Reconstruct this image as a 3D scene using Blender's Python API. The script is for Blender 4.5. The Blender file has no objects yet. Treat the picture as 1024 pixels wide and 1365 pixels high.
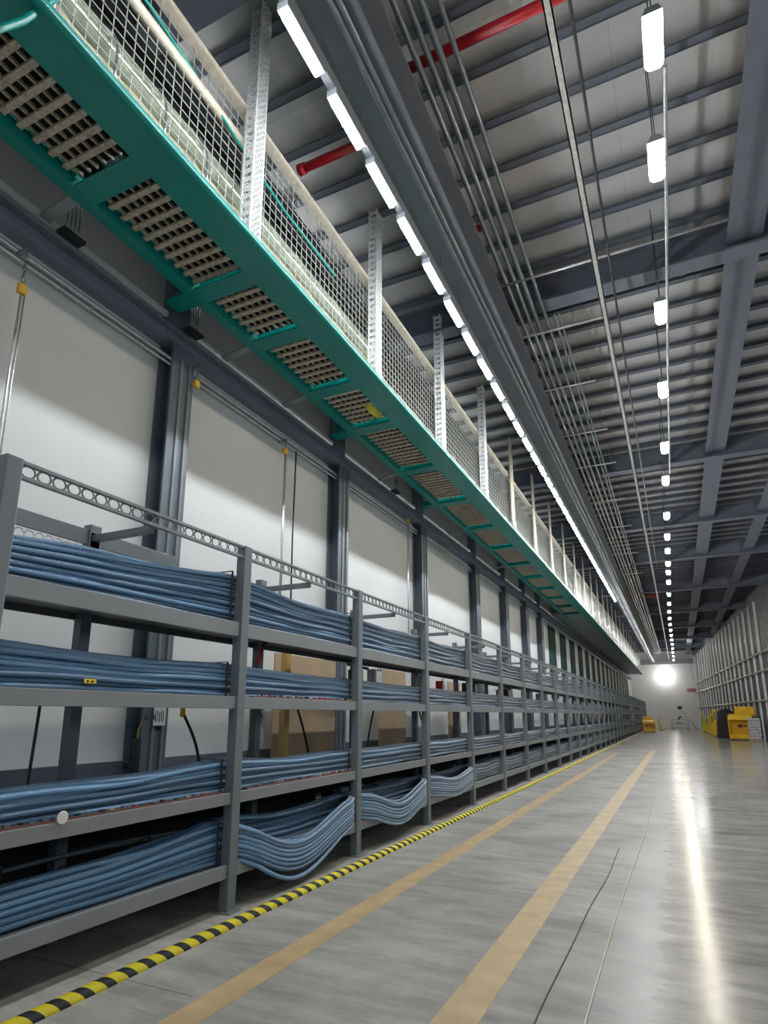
import bpy, bmesh, math, random
from mathutils import Vector, Matrix
random.seed(7)
PI = math.pi
scn = bpy.context.scene
COL = scn.collection

# ------------------------------------------------------------------ materials
def new_mat(name):
    m = bpy.data.materials.new(name); m.use_nodes = True
    nt = m.node_tree; b = nt.nodes['Principled BSDF']
    return m, nt, b

def nd(nt, t, **kw):
    n = nt.nodes.new(t)
    for k, v in kw.items():
        if hasattr(n, k) and k not in ('Scale', 'Detail'): setattr(n, k, v)
    return n

def mat(name, col, rough=0.5, metal=0.0, var=0.12, scale=6.0, bump=0.0, spec=None, coat=0.0):
    m, nt, b = new_mat(name)
    tc = nd(nt, 'ShaderNodeTexCoord'); no = nd(nt, 'ShaderNodeTexNoise')
    no.inputs['Scale'].default_value = scale; no.inputs['Detail'].default_value = 4
    nt.links.new(tc.outputs['Object'], no.inputs['Vector'])
    rp = nd(nt, 'ShaderNodeValToRGB')
    c = Vector(col)
    rp.color_ramp.elements[0].position = 0.3; rp.color_ramp.elements[1].position = 0.7
    rp.color_ramp.elements[0].color = (*(c * (1 - var)), 1); rp.color_ramp.elements[1].color = (*(c * (1 + var)), 1)
    nt.links.new(no.outputs['Fac'], rp.inputs['Fac']); nt.links.new(rp.outputs['Color'], b.inputs['Base Color'])
    b.inputs['Roughness'].default_value = rough; b.inputs['Metallic'].default_value = metal
    if spec is not None: b.inputs['Specular IOR Level'].default_value = spec
    if coat: b.inputs['Coat Weight'].default_value = coat; b.inputs['Coat Roughness'].default_value = 0.1
    if bump:
        bp = nd(nt, 'ShaderNodeBump'); bp.inputs['Strength'].default_value = bump
        n2 = nd(nt, 'ShaderNodeTexNoise'); n2.inputs['Scale'].default_value = scale * 12
        nt.links.new(tc.outputs['Object'], n2.inputs['Vector'])
        nt.links.new(n2.outputs['Fac'], bp.inputs['Height']); nt.links.new(bp.outputs['Normal'], b.inputs['Normal'])
    return m

def emat(name, col, strength):
    m, nt, b = new_mat(name)
    b.inputs['Base Color'].default_value = (0.9, 0.9, 0.9, 1)
    b.inputs['Emission Color'].default_value = (*col, 1)
    b.inputs['Emission Strength'].default_value = strength
    return m

def mth(nt, op, a, b=None, c=None):
    n = nt.nodes.new('ShaderNodeMath'); n.operation = op
    for i, v in enumerate((a, b, c)):
        if v is None: continue
        if isinstance(v, (int, float)): n.inputs[i].default_value = v
        else: nt.links.new(v, n.inputs[i])
    return n.outputs[0]

def floor_mat():
    m, nt, b = new_mat('polished_concrete')
    tc = nd(nt, 'ShaderNodeTexCoord'); L = nt.links
    sep = nd(nt, 'ShaderNodeSeparateXYZ'); L.new(tc.outputs['Object'], sep.inputs[0])
    n1 = nd(nt, 'ShaderNodeTexNoise'); n1.inputs['Scale'].default_value = 0.9; n1.inputs['Detail'].default_value = 8; n1.inputs['Roughness'].default_value = 0.65
    L.new(tc.outputs['Object'], n1.inputs['Vector'])
    mp = nd(nt, 'ShaderNodeMapping'); mp.inputs['Scale'].default_value = (0.7, 3.2, 1); mp.inputs['Rotation'].default_value = (0, 0, 0.25)
    L.new(tc.outputs['Object'], mp.inputs['Vector'])
    n2 = nd(nt, 'ShaderNodeTexNoise'); n2.inputs['Scale'].default_value = 1.6; n2.inputs['Detail'].default_value = 6; n2.inputs['Roughness'].default_value = 0.7
    L.new(mp.outputs[0], n2.inputs['Vector'])
    s = mth(nt, 'ADD', mth(nt, 'MULTIPLY', n1.outputs['Fac'], 0.5), mth(nt, 'MULTIPLY', n2.outputs['Fac'], 0.5))
    rp = nd(nt, 'ShaderNodeValToRGB'); r = rp.color_ramp
    r.elements[0].position = 0.40; r.elements[0].color = (0.205, 0.205, 0.19, 1)
    r.elements[1].position = 0.62; r.elements[1].color = (0.42, 0.41, 0.375, 1)
    e = r.elements.new(0.5); e.color = (0.30, 0.297, 0.275, 1)
    L.new(s, rp.inputs['Fac'])
    # pale scuffs dragged across the slab
    mp2 = nd(nt, 'ShaderNodeMapping'); mp2.inputs['Scale'].default_value = (.9, 5.5, 1); mp2.inputs['Rotation'].default_value = (0, 0, -0.35)
    L.new(tc.outputs['Object'], mp2.inputs['Vector'])
    n4 = nd(nt, 'ShaderNodeTexNoise'); n4.inputs['Scale'].default_value = 2.2; n4.inputs['Detail'].default_value = 9; n4.inputs['Roughness'].default_value = .75
    L.new(mp2.outputs[0], n4.inputs['Vector'])
    r4 = nd(nt, 'ShaderNodeMapRange'); r4.inputs['From Min'].default_value = .58; r4.inputs['From Max'].default_value = .72; r4.inputs['To Max'].default_value = .55
    L.new(n4.outputs['Fac'], r4.inputs['Value'])
    ms = nd(nt, 'ShaderNodeMix', data_type='RGBA'); L.new(r4.outputs[0], ms.inputs['Factor']); L.new(rp.outputs[0], ms.inputs[6]); ms.inputs[7].default_value = (.52, .51, .48, 1)
    # saw-cut joints (real lines in the slab) every 6 m across the aisle and one lengthways
    d = mth(nt, 'ABSOLUTE', mth(nt, 'SUBTRACT', mth(nt, 'FRACT', mth(nt, 'MULTIPLY', mth(nt, 'SUBTRACT', sep.outputs['Y'], 2.95 - 3.0), 1 / 6.0)), 0.5))
    j = mth(nt, 'MULTIPLY', mth(nt, 'LESS_THAN', d, 0.0006), mth(nt, 'LESS_THAN', sep.outputs['X'], -2.55))
    mx = nd(nt, 'ShaderNodeMix', data_type='RGBA')
    L.new(mth(nt, 'MULTIPLY', j, 0.8), mx.inputs['Factor']); L.new(ms.outputs[2], mx.inputs[6]); mx.inputs[7].default_value = (0.03, 0.03, 0.03, 1)
    L.new(mx.outputs[2], b.inputs['Base Color'])
    ro = mth(nt, 'MULTIPLY_ADD', n2.outputs['Fac'], 0.24, 0.05)
    # the traffic lane right of the string is polished, the strip beside the racks is left matt
    mr = nd(nt, 'ShaderNodeMapRange'); mr.inputs['From Min'].default_value = -0.95; mr.inputs['From Max'].default_value = 0.16
    mr.inputs['To Min'].default_value = 0.34; mr.inputs['To Max'].default_value = 0.0; mr.interpolation_type = 'SMOOTHSTEP'
    L.new(sep.outputs['X'], mr.inputs['Value'])
    L.new(mth(nt, 'ADD', ro, mr.outputs[0]), b.inputs['Roughness'])
    ms2 = nd(nt, 'ShaderNodeMapRange'); ms2.inputs['From Min'].default_value = -0.5; ms2.inputs['From Max'].default_value = 0.15
    ms2.inputs['To Min'].default_value = 0.10; ms2.inputs['To Max'].default_value = 0.28; ms2.interpolation_type = 'SMOOTHSTEP'
    L.new(sep.outputs['X'], ms2.inputs['Value']); L.new(ms2.outputs[0], b.inputs['Specular IOR Level'])
    bp = nd(nt, 'ShaderNodeBump'); bp.inputs['Strength'].default_value = 0.05; bp.inputs['Distance'].default_value = 0.01
    n3 = nd(nt, 'ShaderNodeTexNoise'); n3.inputs['Scale'].default_value = 9; n3.inputs['Detail'].default_value = 5
    L.new(tc.outputs['Object'], n3.inputs['Vector']); L.new(n3.outputs['Fac'], bp.inputs['Height']); L.new(bp.outputs[0], b.inputs['Normal'])
    return m

def deck_mat():
    m, nt, b = new_mat('roof_deck_sheet')
    tc = nd(nt, 'ShaderNodeTexCoord'); L = nt.links
    sep = nd(nt, 'ShaderNodeSeparateXYZ'); L.new(tc.outputs['Object'], sep.inputs[0])
    br = nd(nt, 'ShaderNodeTexBrick'); br.inputs['Scale'].default_value = 1.0
    br.inputs['Brick Width'].default_value = 1.7; br.inputs['Row Height'].default_value = 5.0; br.inputs['Mortar Size'].default_value = 0.004
    br.inputs['Color1'].default_value = (0.40, 0.40, 0.41, 1); br.inputs['Color2'].default_value = (0.46, 0.455, 0.45, 1); br.inputs['Mortar'].default_value = (0.3, 0.3, 0.3, 1)
    L.new(tc.outputs['Object'], br.inputs['Vector'])
    no = nd(nt, 'ShaderNodeTexNoise'); no.inputs['Scale'].default_value = 1.2; no.inputs['Detail'].default_value = 4
    L.new(tc.outputs['Object'], no.inputs['Vector'])
    mx = nd(nt, 'ShaderNodeMix', data_type='RGBA', blend_type='MULTIPLY'); mx.inputs['Factor'].default_value = 0.5
    L.new(br.outputs['Color'], mx.inputs[6]); L.new(no.outputs['Color'], mx.inputs[7])
    hs = nd(nt, 'ShaderNodeHueSaturation'); hs.inputs['Saturation'].default_value = 0.12; hs.inputs['Value'].default_value = 1.35
    L.new(mx.outputs[2], hs.inputs['Color']); L.new(hs.outputs[0], b.inputs['Base Color'])
    b.inputs['Roughness'].default_value = 0.6
    return m

def cable_mat():
    m, nt, b = new_mat('blue_braided_jacket'); L = nt.links
    uv = nd(nt, 'ShaderNodeUVMap'); sep = nd(nt, 'ShaderNodeSeparateXYZ'); L.new(uv.outputs[0], sep.inputs[0])
    u, v = sep.outputs[0], sep.outputs[1]
    a = mth(nt, 'SINE', mth(nt, 'ADD', mth(nt, 'MULTIPLY', u, 6.2832 * 5), mth(nt, 'MULTIPLY', v, 330)))
    c = mth(nt, 'SINE', mth(nt, 'SUBTRACT', mth(nt, 'MULTIPLY', u, 6.2832 * 5), mth(nt, 'MULTIPLY', v, 330)))
    p = mth(nt, 'MULTIPLY_ADD', mth(nt, 'MULTIPLY', a, c), 0.5, 0.5)
    oi = nd(nt, 'ShaderNodeObjectInfo')
    rp = nd(nt, 'ShaderNodeValToRGB'); r = rp.color_ramp
    r.elements[0].color = (0.020, 0.070, 0.165, 1); r.elements[0].position = 0.25
    r.elements[1].color = (0.19, 0.40, 0.64, 1); r.elements[1].position = 0.75
    L.new(p, rp.inputs['Fac'])
    hs = nd(nt, 'ShaderNodeHueSaturation'); L.new(rp.outputs[0], hs.inputs['Color'])
    L.new(mth(nt, 'MULTIPLY_ADD', oi.outputs['Random'], 0.75, 0.6), hs.inputs['Value'])
    # grazing sheen put into the colour: blue turns greyer down the hall
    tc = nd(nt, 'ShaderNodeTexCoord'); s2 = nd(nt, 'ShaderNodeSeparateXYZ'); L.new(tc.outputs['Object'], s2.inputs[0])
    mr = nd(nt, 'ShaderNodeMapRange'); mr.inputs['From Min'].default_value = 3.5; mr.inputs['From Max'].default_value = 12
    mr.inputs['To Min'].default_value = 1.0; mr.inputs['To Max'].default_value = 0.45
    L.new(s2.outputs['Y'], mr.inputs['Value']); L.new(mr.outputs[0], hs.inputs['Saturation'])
    L.new(hs.outputs[0], b.inputs['Base Color'])
    b.inputs['Roughness'].default_value = 0.38
    bp = nd(nt, 'ShaderNodeBump'); bp.inputs['Strength'].default_value = 0.8; bp.inputs['Distance'].default_value = 0.003
    L.new(p, bp.inputs['Height']); L.new(bp.outputs[0], b.inputs['Normal'])
    return m

def hazard_mat():
    m, nt, b = new_mat('hazard_stripes'); L = nt.links
    tc = nd(nt, 'ShaderNodeTexCoord'); sep = nd(nt, 'ShaderNodeSeparateXYZ'); L.new(tc.outputs['Object'], sep.inputs[0])
    t = mth(nt, 'FRACT', mth(nt, 'MULTIPLY', mth(nt, 'ADD', mth(nt, 'ADD', sep.outputs['Y'], mth(nt, 'MULTIPLY', sep.outputs['X'], -0.5)), mth(nt, 'MULTIPLY', sep.outputs['Z'], 0.6)), 1 / 0.15))
    g = mth(nt, 'GREATER_THAN', t, 0.45)
    mx = nd(nt, 'ShaderNodeMix', data_type='RGBA'); L.new(g, mx.inputs['Factor'])
    mx.inputs[6].default_value = (0.025, 0.03, 0.03, 1); mx.inputs[7].default_value = (1.0, 0.84, 0.03, 1)
    L.new(mx.outputs[2], b.inputs['Base Color']); b.inputs['Roughness'].default_value = 0.4
    return m

M = {}
M['floor'] = floor_mat(); M['deck'] = deck_mat(); M['cable'] = cable_mat(); M['hazard'] = hazard_mat()
M['rack'] = mat('rack_grey_paint', (0.155, 0.182, 0.198), 0.38, 0.15, 0.06, 3)
M['shelf'] = mat('shelf_grey_paint', (0.225, 0.24, 0.25), 0.42, 0.15, 0.06, 3)
M['deckplate'] = mat('shelf_deck_paint', (0.085, 0.092, 0.10), 0.55, 0.1, 0.1, 3)
M['galv'] = mat('galvanised_steel', (0.55, 0.56, 0.56), 0.35, 0.7, 0.2, 25)
M['ring'] = mat('rail_ring_steel', (0.22, 0.25, 0.26), 0.4, 0.3, 0.1, 10)
M['teal'] = mat('teal_paint', (0.0, 0.19, 0.165), 0.38, 0.0, 0.08, 2, spec=0.3)
M['slat'] = mat('grating_slats', (0.42, 0.37, 0.27), 0.55, 0.1, 0.35, 30)
M['black'] = mat('black_rubber', (0.012, 0.012, 0.014), 0.45, 0.0, 0.1, 10)
M['shadeblack'] = mat('shade_black', (0.004, 0.0045, 0.006), 0.9, 0, 0.1, 6)  # near-black for added sheets that stand in for unlit depth
M['perf'] = mat('perforated_zinc', (0.66, 0.67, 0.67), 0.4, 0.15, 0.2, 30)
M['mesh'] = mat('mesh_wire_zinc', (0.42, 0.42, 0.39), 0.35, 0.4, 0.1, 20)
M['cream'] = mat('cream_rail_paint', (0.46, 0.41, 0.32), 0.35, 0.1, 0.15, 14)
M['pipewrap'] = mat('pipe_insulation', (0.34, 0.305, 0.21), 0.3, 0.1, 0.4, 9, bump=0.5)
M['clear'] = mat('pale_green_duct', (0.26, 0.29, 0.215), 0.2, 0.2, 0.35, 12, bump=0.4)
M['wall'] = mat('wall_panel_white', (0.60, 0.625, 0.625), 0.55, 0, 0.04, 0.8)
M['endwall'] = mat('end_wall_white', (0.80, 0.76, 0.73), 0.6, 0, 0.04, 0.4)
M['beamblue'] = mat('wall_beam_blue_grey', (0.16, 0.195, 0.24), 0.45, 0.05, 0.08, 3)
M['column'] = mat('column_blue_grey', (0.088, 0.115, 0.142), 0.45, 0.1, 0.12, 4)
M['steel'] = mat('roof_steel_paint', (0.085, 0.095, 0.125), 0.65, 0.1, 0.1, 3)
M['girder'] = mat('girder_grey', (0.115, 0.128, 0.148), 0.6, 0.05, 0.1, 3)
M['conduit'] = mat('conduit_steel', (0.20, 0.225, 0.245), 0.32, 0.6, 0.15, 8)
M['red'] = mat('sprinkler_red', (0.42, 0.010, 0.018), 0.35, 0, 0.1, 5)
M['tape'] = mat('tan_floor_tape', (0.47, 0.34, 0.17), 0.5, 0, 0.16, 5)
M['string'] = mat('pale_string', (0.72, 0.68, 0.50), 0.6, 0, 0.1, 10)
M['yellow'] = mat('machine_yellow', (0.95, 0.58, 0.008), 0.4, 0, 0.15, 3)
M['lime'] = mat('lime_yellow', (0.62, 0.62, 0.02), 0.45, 0, 0.15, 5)
M['orange'] = mat('amber_plastic', (0.75, 0.42, 0.01), 0.35, 0, 0.15, 5)
M['ochre'] = mat('ochre_post_paint', (0.52, 0.32, 0.08), 0.5, 0, 0.1, 5)
M['tan'] = mat('tan_panel', (0.42, 0.30, 0.18), 0.6, 0, 0.08, 2)
M['white'] = mat('white_plastic', (0.75, 0.75, 0.72), 0.4, 0, 0.05, 5)
M['green'] = mat('dark_green_glass', (0.010, 0.036, 0.032), 0.8, 0.0, 0.2, 1.5, spec=0.1)
M['strand'] = mat('right_wall_sheet', (0.095, 0.105, 0.115), 0.5, 0.2, 0.25, 3)
M['blackpile'] = mat('black_sheet', (0.015, 0.015, 0.017), 0.6, 0, 0.3, 4, bump=0.6)
M['wrap'] = mat('clear_wrap', (0.55, 0.57, 0.58), 0.25, 0, 0.3, 7, bump=0.6)
M['redtrim'] = mat('red_lead', (0.45, 0.02, 0.02), 0.4, 0, 0.1, 9)
M['brown'] = mat('brown_lead', (0.16, 0.055, 0.045), 0.5, 0, 0.2, 9)
M['strip'] = emat('strip_tube_glow', (0.93, 0.97, 1.0), 230)
M['lamp'] = emat('lamp_lens_glow', (1.0, 0.90, 0.74), 130)
M['flood'] = emat('flood_glow', (1.0, 0.95, 0.85), 60)

# ------------------------------------------------------------------ mesh builder
class MB:
    def __init__(s): s.v = []; s.f = []; s.uv = None; s.sm = []
    def add(s, vs, fs, smooth=False):
        o = len(s.v); s.v += [Vector(p) for p in vs]; s.f += [tuple(i + o for i in f) for f in fs]; s.sm += [smooth] * len(fs); return s
    def box(s, x0, x1, y0, y1, z0, z1):
        return s.add([(x0,y0,z0),(x1,y0,z0),(x1,y1,z0),(x0,y1,z0),(x0,y0,z1),(x1,y0,z1),(x1,y1,z1),(x0,y1,z1)],
                     [(0,3,2,1),(4,5,6,7),(0,1,5,4),(1,2,6,5),(2,3,7,6),(3,0,4,7)])
    def bar(s, p, q, w, h=None, upv=(0,0,1)):
        p, q = Vector(p), Vector(q); h = h or w; d = (q - p).normalized()
        u = Vector(upv)
        if abs(d.dot(u)) > .98: u = Vector((0,1,0))
        r = d.cross(u).normalized() * w / 2; u = r.cross(d).normalized() * h / 2
        vs = [p-r-u, p+r-u, p+r+u, p-r+u, q-r-u, q+r-u, q+r+u, q-r+u]
        return s.add(vs, [(0,1,2,3),(7,6,5,4),(0,4,5,1),(1,5,6,2),(2,6,7,3),(3,7,4,0)])
    def tube(s, pts, r, n=8, uv=False):
        pts = [Vector(p) for p in pts]; vs = []; fs = []
        up = Vector((0,0,1)); d0 = (pts[1]-pts[0]).normalized()
        if abs(d0.dot(up)) > .95: up = Vector((1,0,0))
        rs = r if isinstance(r, (list, tuple)) else [r] * len(pts)
        for i, p in enumerate(pts):
            d = (pts[min(i+1, len(pts)-1)] - pts[max(i-1, 0)]).normalized()
            a = d.cross(up).normalized(); c = a.cross(d).normalized(); up = c
            for k in range(n):
                t = 2*PI*k/n; vs.append(p + (a*math.cos(t) + c*math.sin(t)) * rs[i])
        for i in range(len(pts)-1):
            for k in range(n):
                k2 = (k+1) % n; fs.append((i*n+k, i*n+k2, (i+1)*n+k2, (i+1)*n+k))
        base = len(s.v)
        s.add(vs, fs, True)
        s.add([], []); L = (len(pts)-1)*n
        s.f.append(tuple(base+k for k in reversed(range(n)))); s.f.append(tuple(base+L+k for k in range(n))); s.sm += [False, False]
        if uv:
            s.uv = []; acc = [0]
            for i in range(1, len(pts)): acc.append(acc[-1] + (pts[i]-pts[i-1]).length)
            for i in range(len(pts)-1):
                for k in range(n): s.uv += [(k/n, acc[i]), ((k+1)/n, acc[i]), ((k+1)/n, acc[i+1]), (k/n, acc[i+1])]
            s.uv += [(0,0)] * (2*n)
        return s
    def lathe(s, c, prof, n=16, axis='z'):
        vs = []; fs = []; c = Vector(c)
        for r, h in prof:
            for k in range(n):
                t = 2*PI*k/n; a, b = r*math.cos(t), r*math.sin(t)
                vs.append(c + Vector({'z':(a,b,h), 'x':(h,a,b), 'y':(b,h,a)}[axis]))
        m = len(prof)
        for i in range(m-1):
            for k in range(n):
                k2 = (k+1) % n; fs.append((i*n+k, i*n+k2, (i+1)*n+k2, (i+1)*n+k))
        b0 = len(s.v); s.add(vs, fs, True)
        s.f.append(tuple(b0+k for k in reversed(range(n)))); s.f.append(tuple(b0+(m-1)*n+k for k in range(n))); s.sm += [False, False]
        return s
    def ring(s, c, R, r, axis='x', sx=1.0, sz=1.0, n=14, m=5):
        vs = []; fs = []; c = Vector(c)
        for i in range(n):
            t = 2*PI*i/n
            for k in range(m):
                w = 2*PI*k/m; q = R + r*math.cos(w); h = r*math.sin(w)
                a, b = q*math.cos(t)*sx, q*math.sin(t)*sz
                vs.append(c + Vector({'x':(h,a,b), 'y':(a,h,b), 'z':(a,b,h)}[axis]))
        for i in range(n):
            for k in range(m):
                i2, k2 = (i+1)%n, (k+1)%m
                fs.append((i*m+k, i2*m+k, i2*m+k2, i*m+k2))
        return s.add(vs, fs, True)
    def extrude(s, prof, axis, a, b):
        """closed profile (list of 2-D points) swept along axis from a to b"""
        def P(p, t): return {'y': (p[0], t, p[1]), 'x': (t, p[0], p[1]), 'z': (p[0], p[1], t)}[axis]
        n = len(prof); vs = [P(p, a) for p in prof] + [P(p, b) for p in prof]
        fs = [(i, (i+1)%n, n+(i+1)%n, n+i) for i in range(n)] + [tuple(range(n))[::-1], tuple(range(n, 2*n))]
        return s.add(vs, fs)
    def build(s, name, m, parent=None, origin=(0,0,0), bevel=0.0):
        o3 = Vector(origin)
        me = bpy.data.meshes.new(name); me.from_pydata([p - o3 for p in s.v], [], s.f)
        me.polygons.foreach_set('use_smooth', s.sm)
        if s.uv:
            l = me.uv_layers.new(name='UVMap')
            for i, t in enumerate(s.uv): l.data[i].uv = t
        me.materials.append(m); me.validate(); me.update()
        bm = bmesh.new(); bm.from_mesh(me); bmesh.ops.recalc_face_normals(bm, faces=bm.faces); bm.to_mesh(me); bm.free()
        ob = bpy.data.objects.new(name, me); COL.objects.link(ob)
        if parent is not None: ob.parent = parent
        else: ob.location = o3
        if bevel:
            bv = ob.modifiers.new('edge', 'BEVEL'); bv.width = bevel; bv.segments = 2; bv.limit_method = 'ANGLE'
        return ob

def tag(o, label, cat, group=None, kind=None):
    o['label'] = label; o['category'] = cat
    if group: o['group'] = group
    if kind: o['kind'] = kind
    return o
def thing(name, label, cat, loc=(0,0,0), group=None, rz=0):
    o = bpy.data.objects.new(name, None); COL.objects.link(o); o.location = loc; o.rotation_euler.z = rz
    o.empty_display_size = 0.1
    return tag(o, label, cat, group)
def struct(name, mb, m):
    o = mb.build(name, m); o['kind'] = 'structure'; return o
def kids(o): return [c for c in COL.objects if c.parent == o]
def dup(root, loc, label=None):
    r = root.copy(); COL.objects.link(r); r.location = loc
    if label: r['label'] = label
    for ch in list(root.children):
        c = ch.copy(); COL.objects.link(c); c.parent = r
        for g in list(ch.children):
            e = g.copy(); COL.objects.link(e); e.parent = c
    return r
W20 = 'zeroth first second third fourth fifth sixth seventh eighth ninth tenth eleventh twelfth thirteenth fourteenth fifteenth sixteenth seventeenth eighteenth nineteenth twentieth'.split()
TENS = {2:'twenty',3:'thirty',4:'forty',5:'fifty',6:'sixty',7:'seventy',8:'eighty',9:'ninety'}
def ordn(n):
    if n <= 20: return W20[n]
    t, u = divmod(n, 10)
    return TENS[t][:-1] + 'ieth' if u == 0 else TENS[t] + '-' + W20[u]

# ------------------------------------------------------------------ dimensions (metres; camera at x=0, y=0)
XW = -4.8            # left wall face
YE = 78.0            # end wall
ZD = 8.72            # underside of roof deck
def XR(y): return 2.05 + 0.068 * (YE - y)   # right wall is slightly splayed

# ------------------------------------------------------------------ shell
struct('floor', MB().box(-5.1, 8, -9, YE+.3, -.2, 0), M['floor'])
struct('ceiling', MB().box(-5.1, 8, -9, YE+.3, ZD, ZD+.1), M['deck'])
struct('wall_left', MB().box(XW-.2, XW, -9, YE+.2, 0, ZD), M['wall'])
struct('wall_back', MB().box(-5.0, 8, YE, YE+.2, 0, ZD), M['endwall'])
wr = MB()
y = -9.0; prof = []
while y < YE:
    for dy, dx in ((0,0),(.18,0),(.22,-.04),(.40,-.04),(.44,0)):
        prof.append((XR(y+dy)+dx, y+dy))
    y += .44
prof = [(a, min(b, YE)) for a, b in prof] + [(XR(YE)+.4, YE), (XR(-9)+.4, -9)]
wr.extrude(prof, 'z', 0, ZD)
struct('wall_right', wr, M['strand'])
struct('baseboard_left', MB().box(XW, XW+.05, -2, 60, .93, 1.08), M['column'])
struct('trim_1', MB().box(-4.8, 2.0, YE-.25, YE, 7.2, 7.75), M['shelf'])

# ------------------------------------------------------------------ floor markings
hz = MB(); n = 10
pr = [(-3.10 + .05*math.cos(PI*k/n), .045*math.sin(PI*k/n)) for k in range(n+1)]
hz.extrude(pr, 'y', 1.6, 76.5)
h = hz.build('hazard_barrier', M['hazard']); tag(h, 'low rounded yellow and black striped barrier strip along the rack feet', 'barrier')
for p in h.data.polygons:
    if len(p.vertices) == 4: p.use_smooth = True
tag(MB().box(-2.50, -2.31, .8, 27, 0, .002).build('floor_tape', M['tape']), 'tan floor marking tape nearest to the striped barrier', 'floor tape', 'tan floor tapes')
tag(MB().box(-1.27, -1.05, .8, 30, 0, .002).build('floor_tape', M['tape']), 'tan floor marking tape in the middle of the aisle beside the black cord', 'floor tape', 'tan floor tapes')
pts = [(-.57 + .012*math.sin(t*.9) + t*.0008, t, .005) for t in [1 + .5*k for k in range(52)]]
tag(MB().tube(pts, .005, 6).build('string', M['string']), 'pale cream string stretched straight along the aisle floor', 'string')
pts = [(-.78 + .018*math.sin(t*1.1) + .006*math.sin(t*3.1), t, .004) for t in [1 + .2*k for k in range(36)]]
tag(MB().tube(pts, .004, 6).build('cord', M['black']), 'thin black cord lying wavy on the floor between tan tape and string', 'cord')

# ------------------------------------------------------------------ racks
BAY = 2.15; Y0 = 2.05; NB = 34; XF = -3.3
SHELF = [(2.27, .12), (1.65, .10), (.89, .09), (.35, .10)]
def rack_bay(label, i):
    o = thing('cable_rack', label, 'cable rack', (XF, Y0 + BAY*i, 0), 'cable rack bays')
    post = MB().extrude([(-.09,-.05),(0,-.05),(0,.05),(-.09,.05)], 'z', 0, 2.95)
    p = post.build('front_post', M['rack'], o, bevel=.006)
    MB().box(-.13,.035,-.075,.075,0,.012).build('foot_plate', M['rack'], p)
    MB().box(-.70,-.62, BAY/2-.045, BAY/2+.045, 0, 2.86).build('rear_post', M['column'], o, bevel=.005)
    for z, hgt in SHELF:
        s = MB().box(-.70,-.051,.0,BAY,z-.035,z-.012).box(-.72,-.70,0,BAY,z-.08,z)
        d = s.build('shelf', M['deckplate'], o)
        MB().box(-.05,-.02,.052,BAY-.052,z-hgt,z).build('front_lip', M['shelf'], d, bevel=.004)
    t = MB().box(-.045,-.01,.05,BAY-.05,2.925,2.945).box(-.045,-.01,.05,BAY-.05,2.835,2.855)
    for k in range(20):
        t.ring((-.027, .10 + k*.1027, 2.89), .036, .006, 'x', 1.25, 1.0, 12, 4)
    t.build('top_rail', M['ring'], o)
    MB().box(-.70,-.045,BAY/2-.03,BAY/2+.03,2.79,2.84).box(-.70,-.62,BAY/2-.05,BAY/2+.05,2.74,2.92).build('bracket_arm', M['rack'], o, bevel=.004)
    return o
proto = None
for i in range(NB):
    lab = ('grey steel cable rack bay nearest the camera, cut by the left picture edge' if i == 0 else
           'grey steel cable rack bay, %s one along the rack row from the camera' % ordn(i+1))
    if i == 0: proto = rack_bay(lab, 0)
    else: dup(proto, (XF, Y0 + BAY*i, 0), lab)
# back board with ring lattice on the first bay only
MB().box(-.66,-.64, .35, 1.95, 2.76, 2.88).build('back_board', M['rack'], proto, bevel=.004)
rb = MB().box(-.66,-.645,.35,1.95,2.60,2.612)
for k in range(20):
    rb.ring((-.652, .42+k*.075, 2.685), .052, .005, 'x', .8, 1.25, 12, 4)
rb.build('ring_lattice', M['galv'], proto)
# closing frame at the far end of the row
e = thing('rack_end_frame', 'grey end post closing the far end of the rack row', 'rack post', (XF, Y0+BAY*NB, 0))
MB().box(-.09,0,-.05,.05,0,2.95).build('front_post', M['rack'], e); MB().box(-.7,-.62,-.05,.05,0,2.95).build('rear_post', M['rack'], e)

# ------------------------------------------------------------------ cables
def catmull(P, t):
    i = max(0, min(len(P)-2, int(t))); f = t - i
    p0, p1, p2, p3 = P[max(i-1,0)], P[i], P[i+1], P[min(i+2, len(P)-1)]
    return 0.5*((2*p1) + (p2-p0)*f + (2*p0-5*p1+4*p2-p3)*f*f + (3*p1-p0-3*p2+p3)*f**3)
R_C = .0190
LAY = [(11, 4), (8, 4), (7, 5), (9, 4)]
NAMES = ['top', 'second', 'third', 'lowest']
def squash(s, i, half):
    # how flat the bundle lies: 1 = tied tall, lower = spread out on the deck
    if not half:
        return {0: [.62, 1.2, 1.05][min(i,2)], 1: [1.0, 1.0, .9][min(i,2)], 2: [.75, 1.05, .9][min(i,2)], 3: [.62, 1.05, .95][min(i,2)]}[s]
    return {0: [.86, .98, .95][min(i,2)], 1: [.86, .86, .85][min(i,2)], 2: [.72, .8, .78][min(i,2)], 3: [.68, .8, .8][min(i,2)]}[s]
def slot(s, r, c, q):
    zb = SHELF[s][0] - .010
    return -3.425 - (c + .5*(r % 2)) * 2*R_C/q, zb + R_C + r*.866*2*R_C*q
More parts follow.
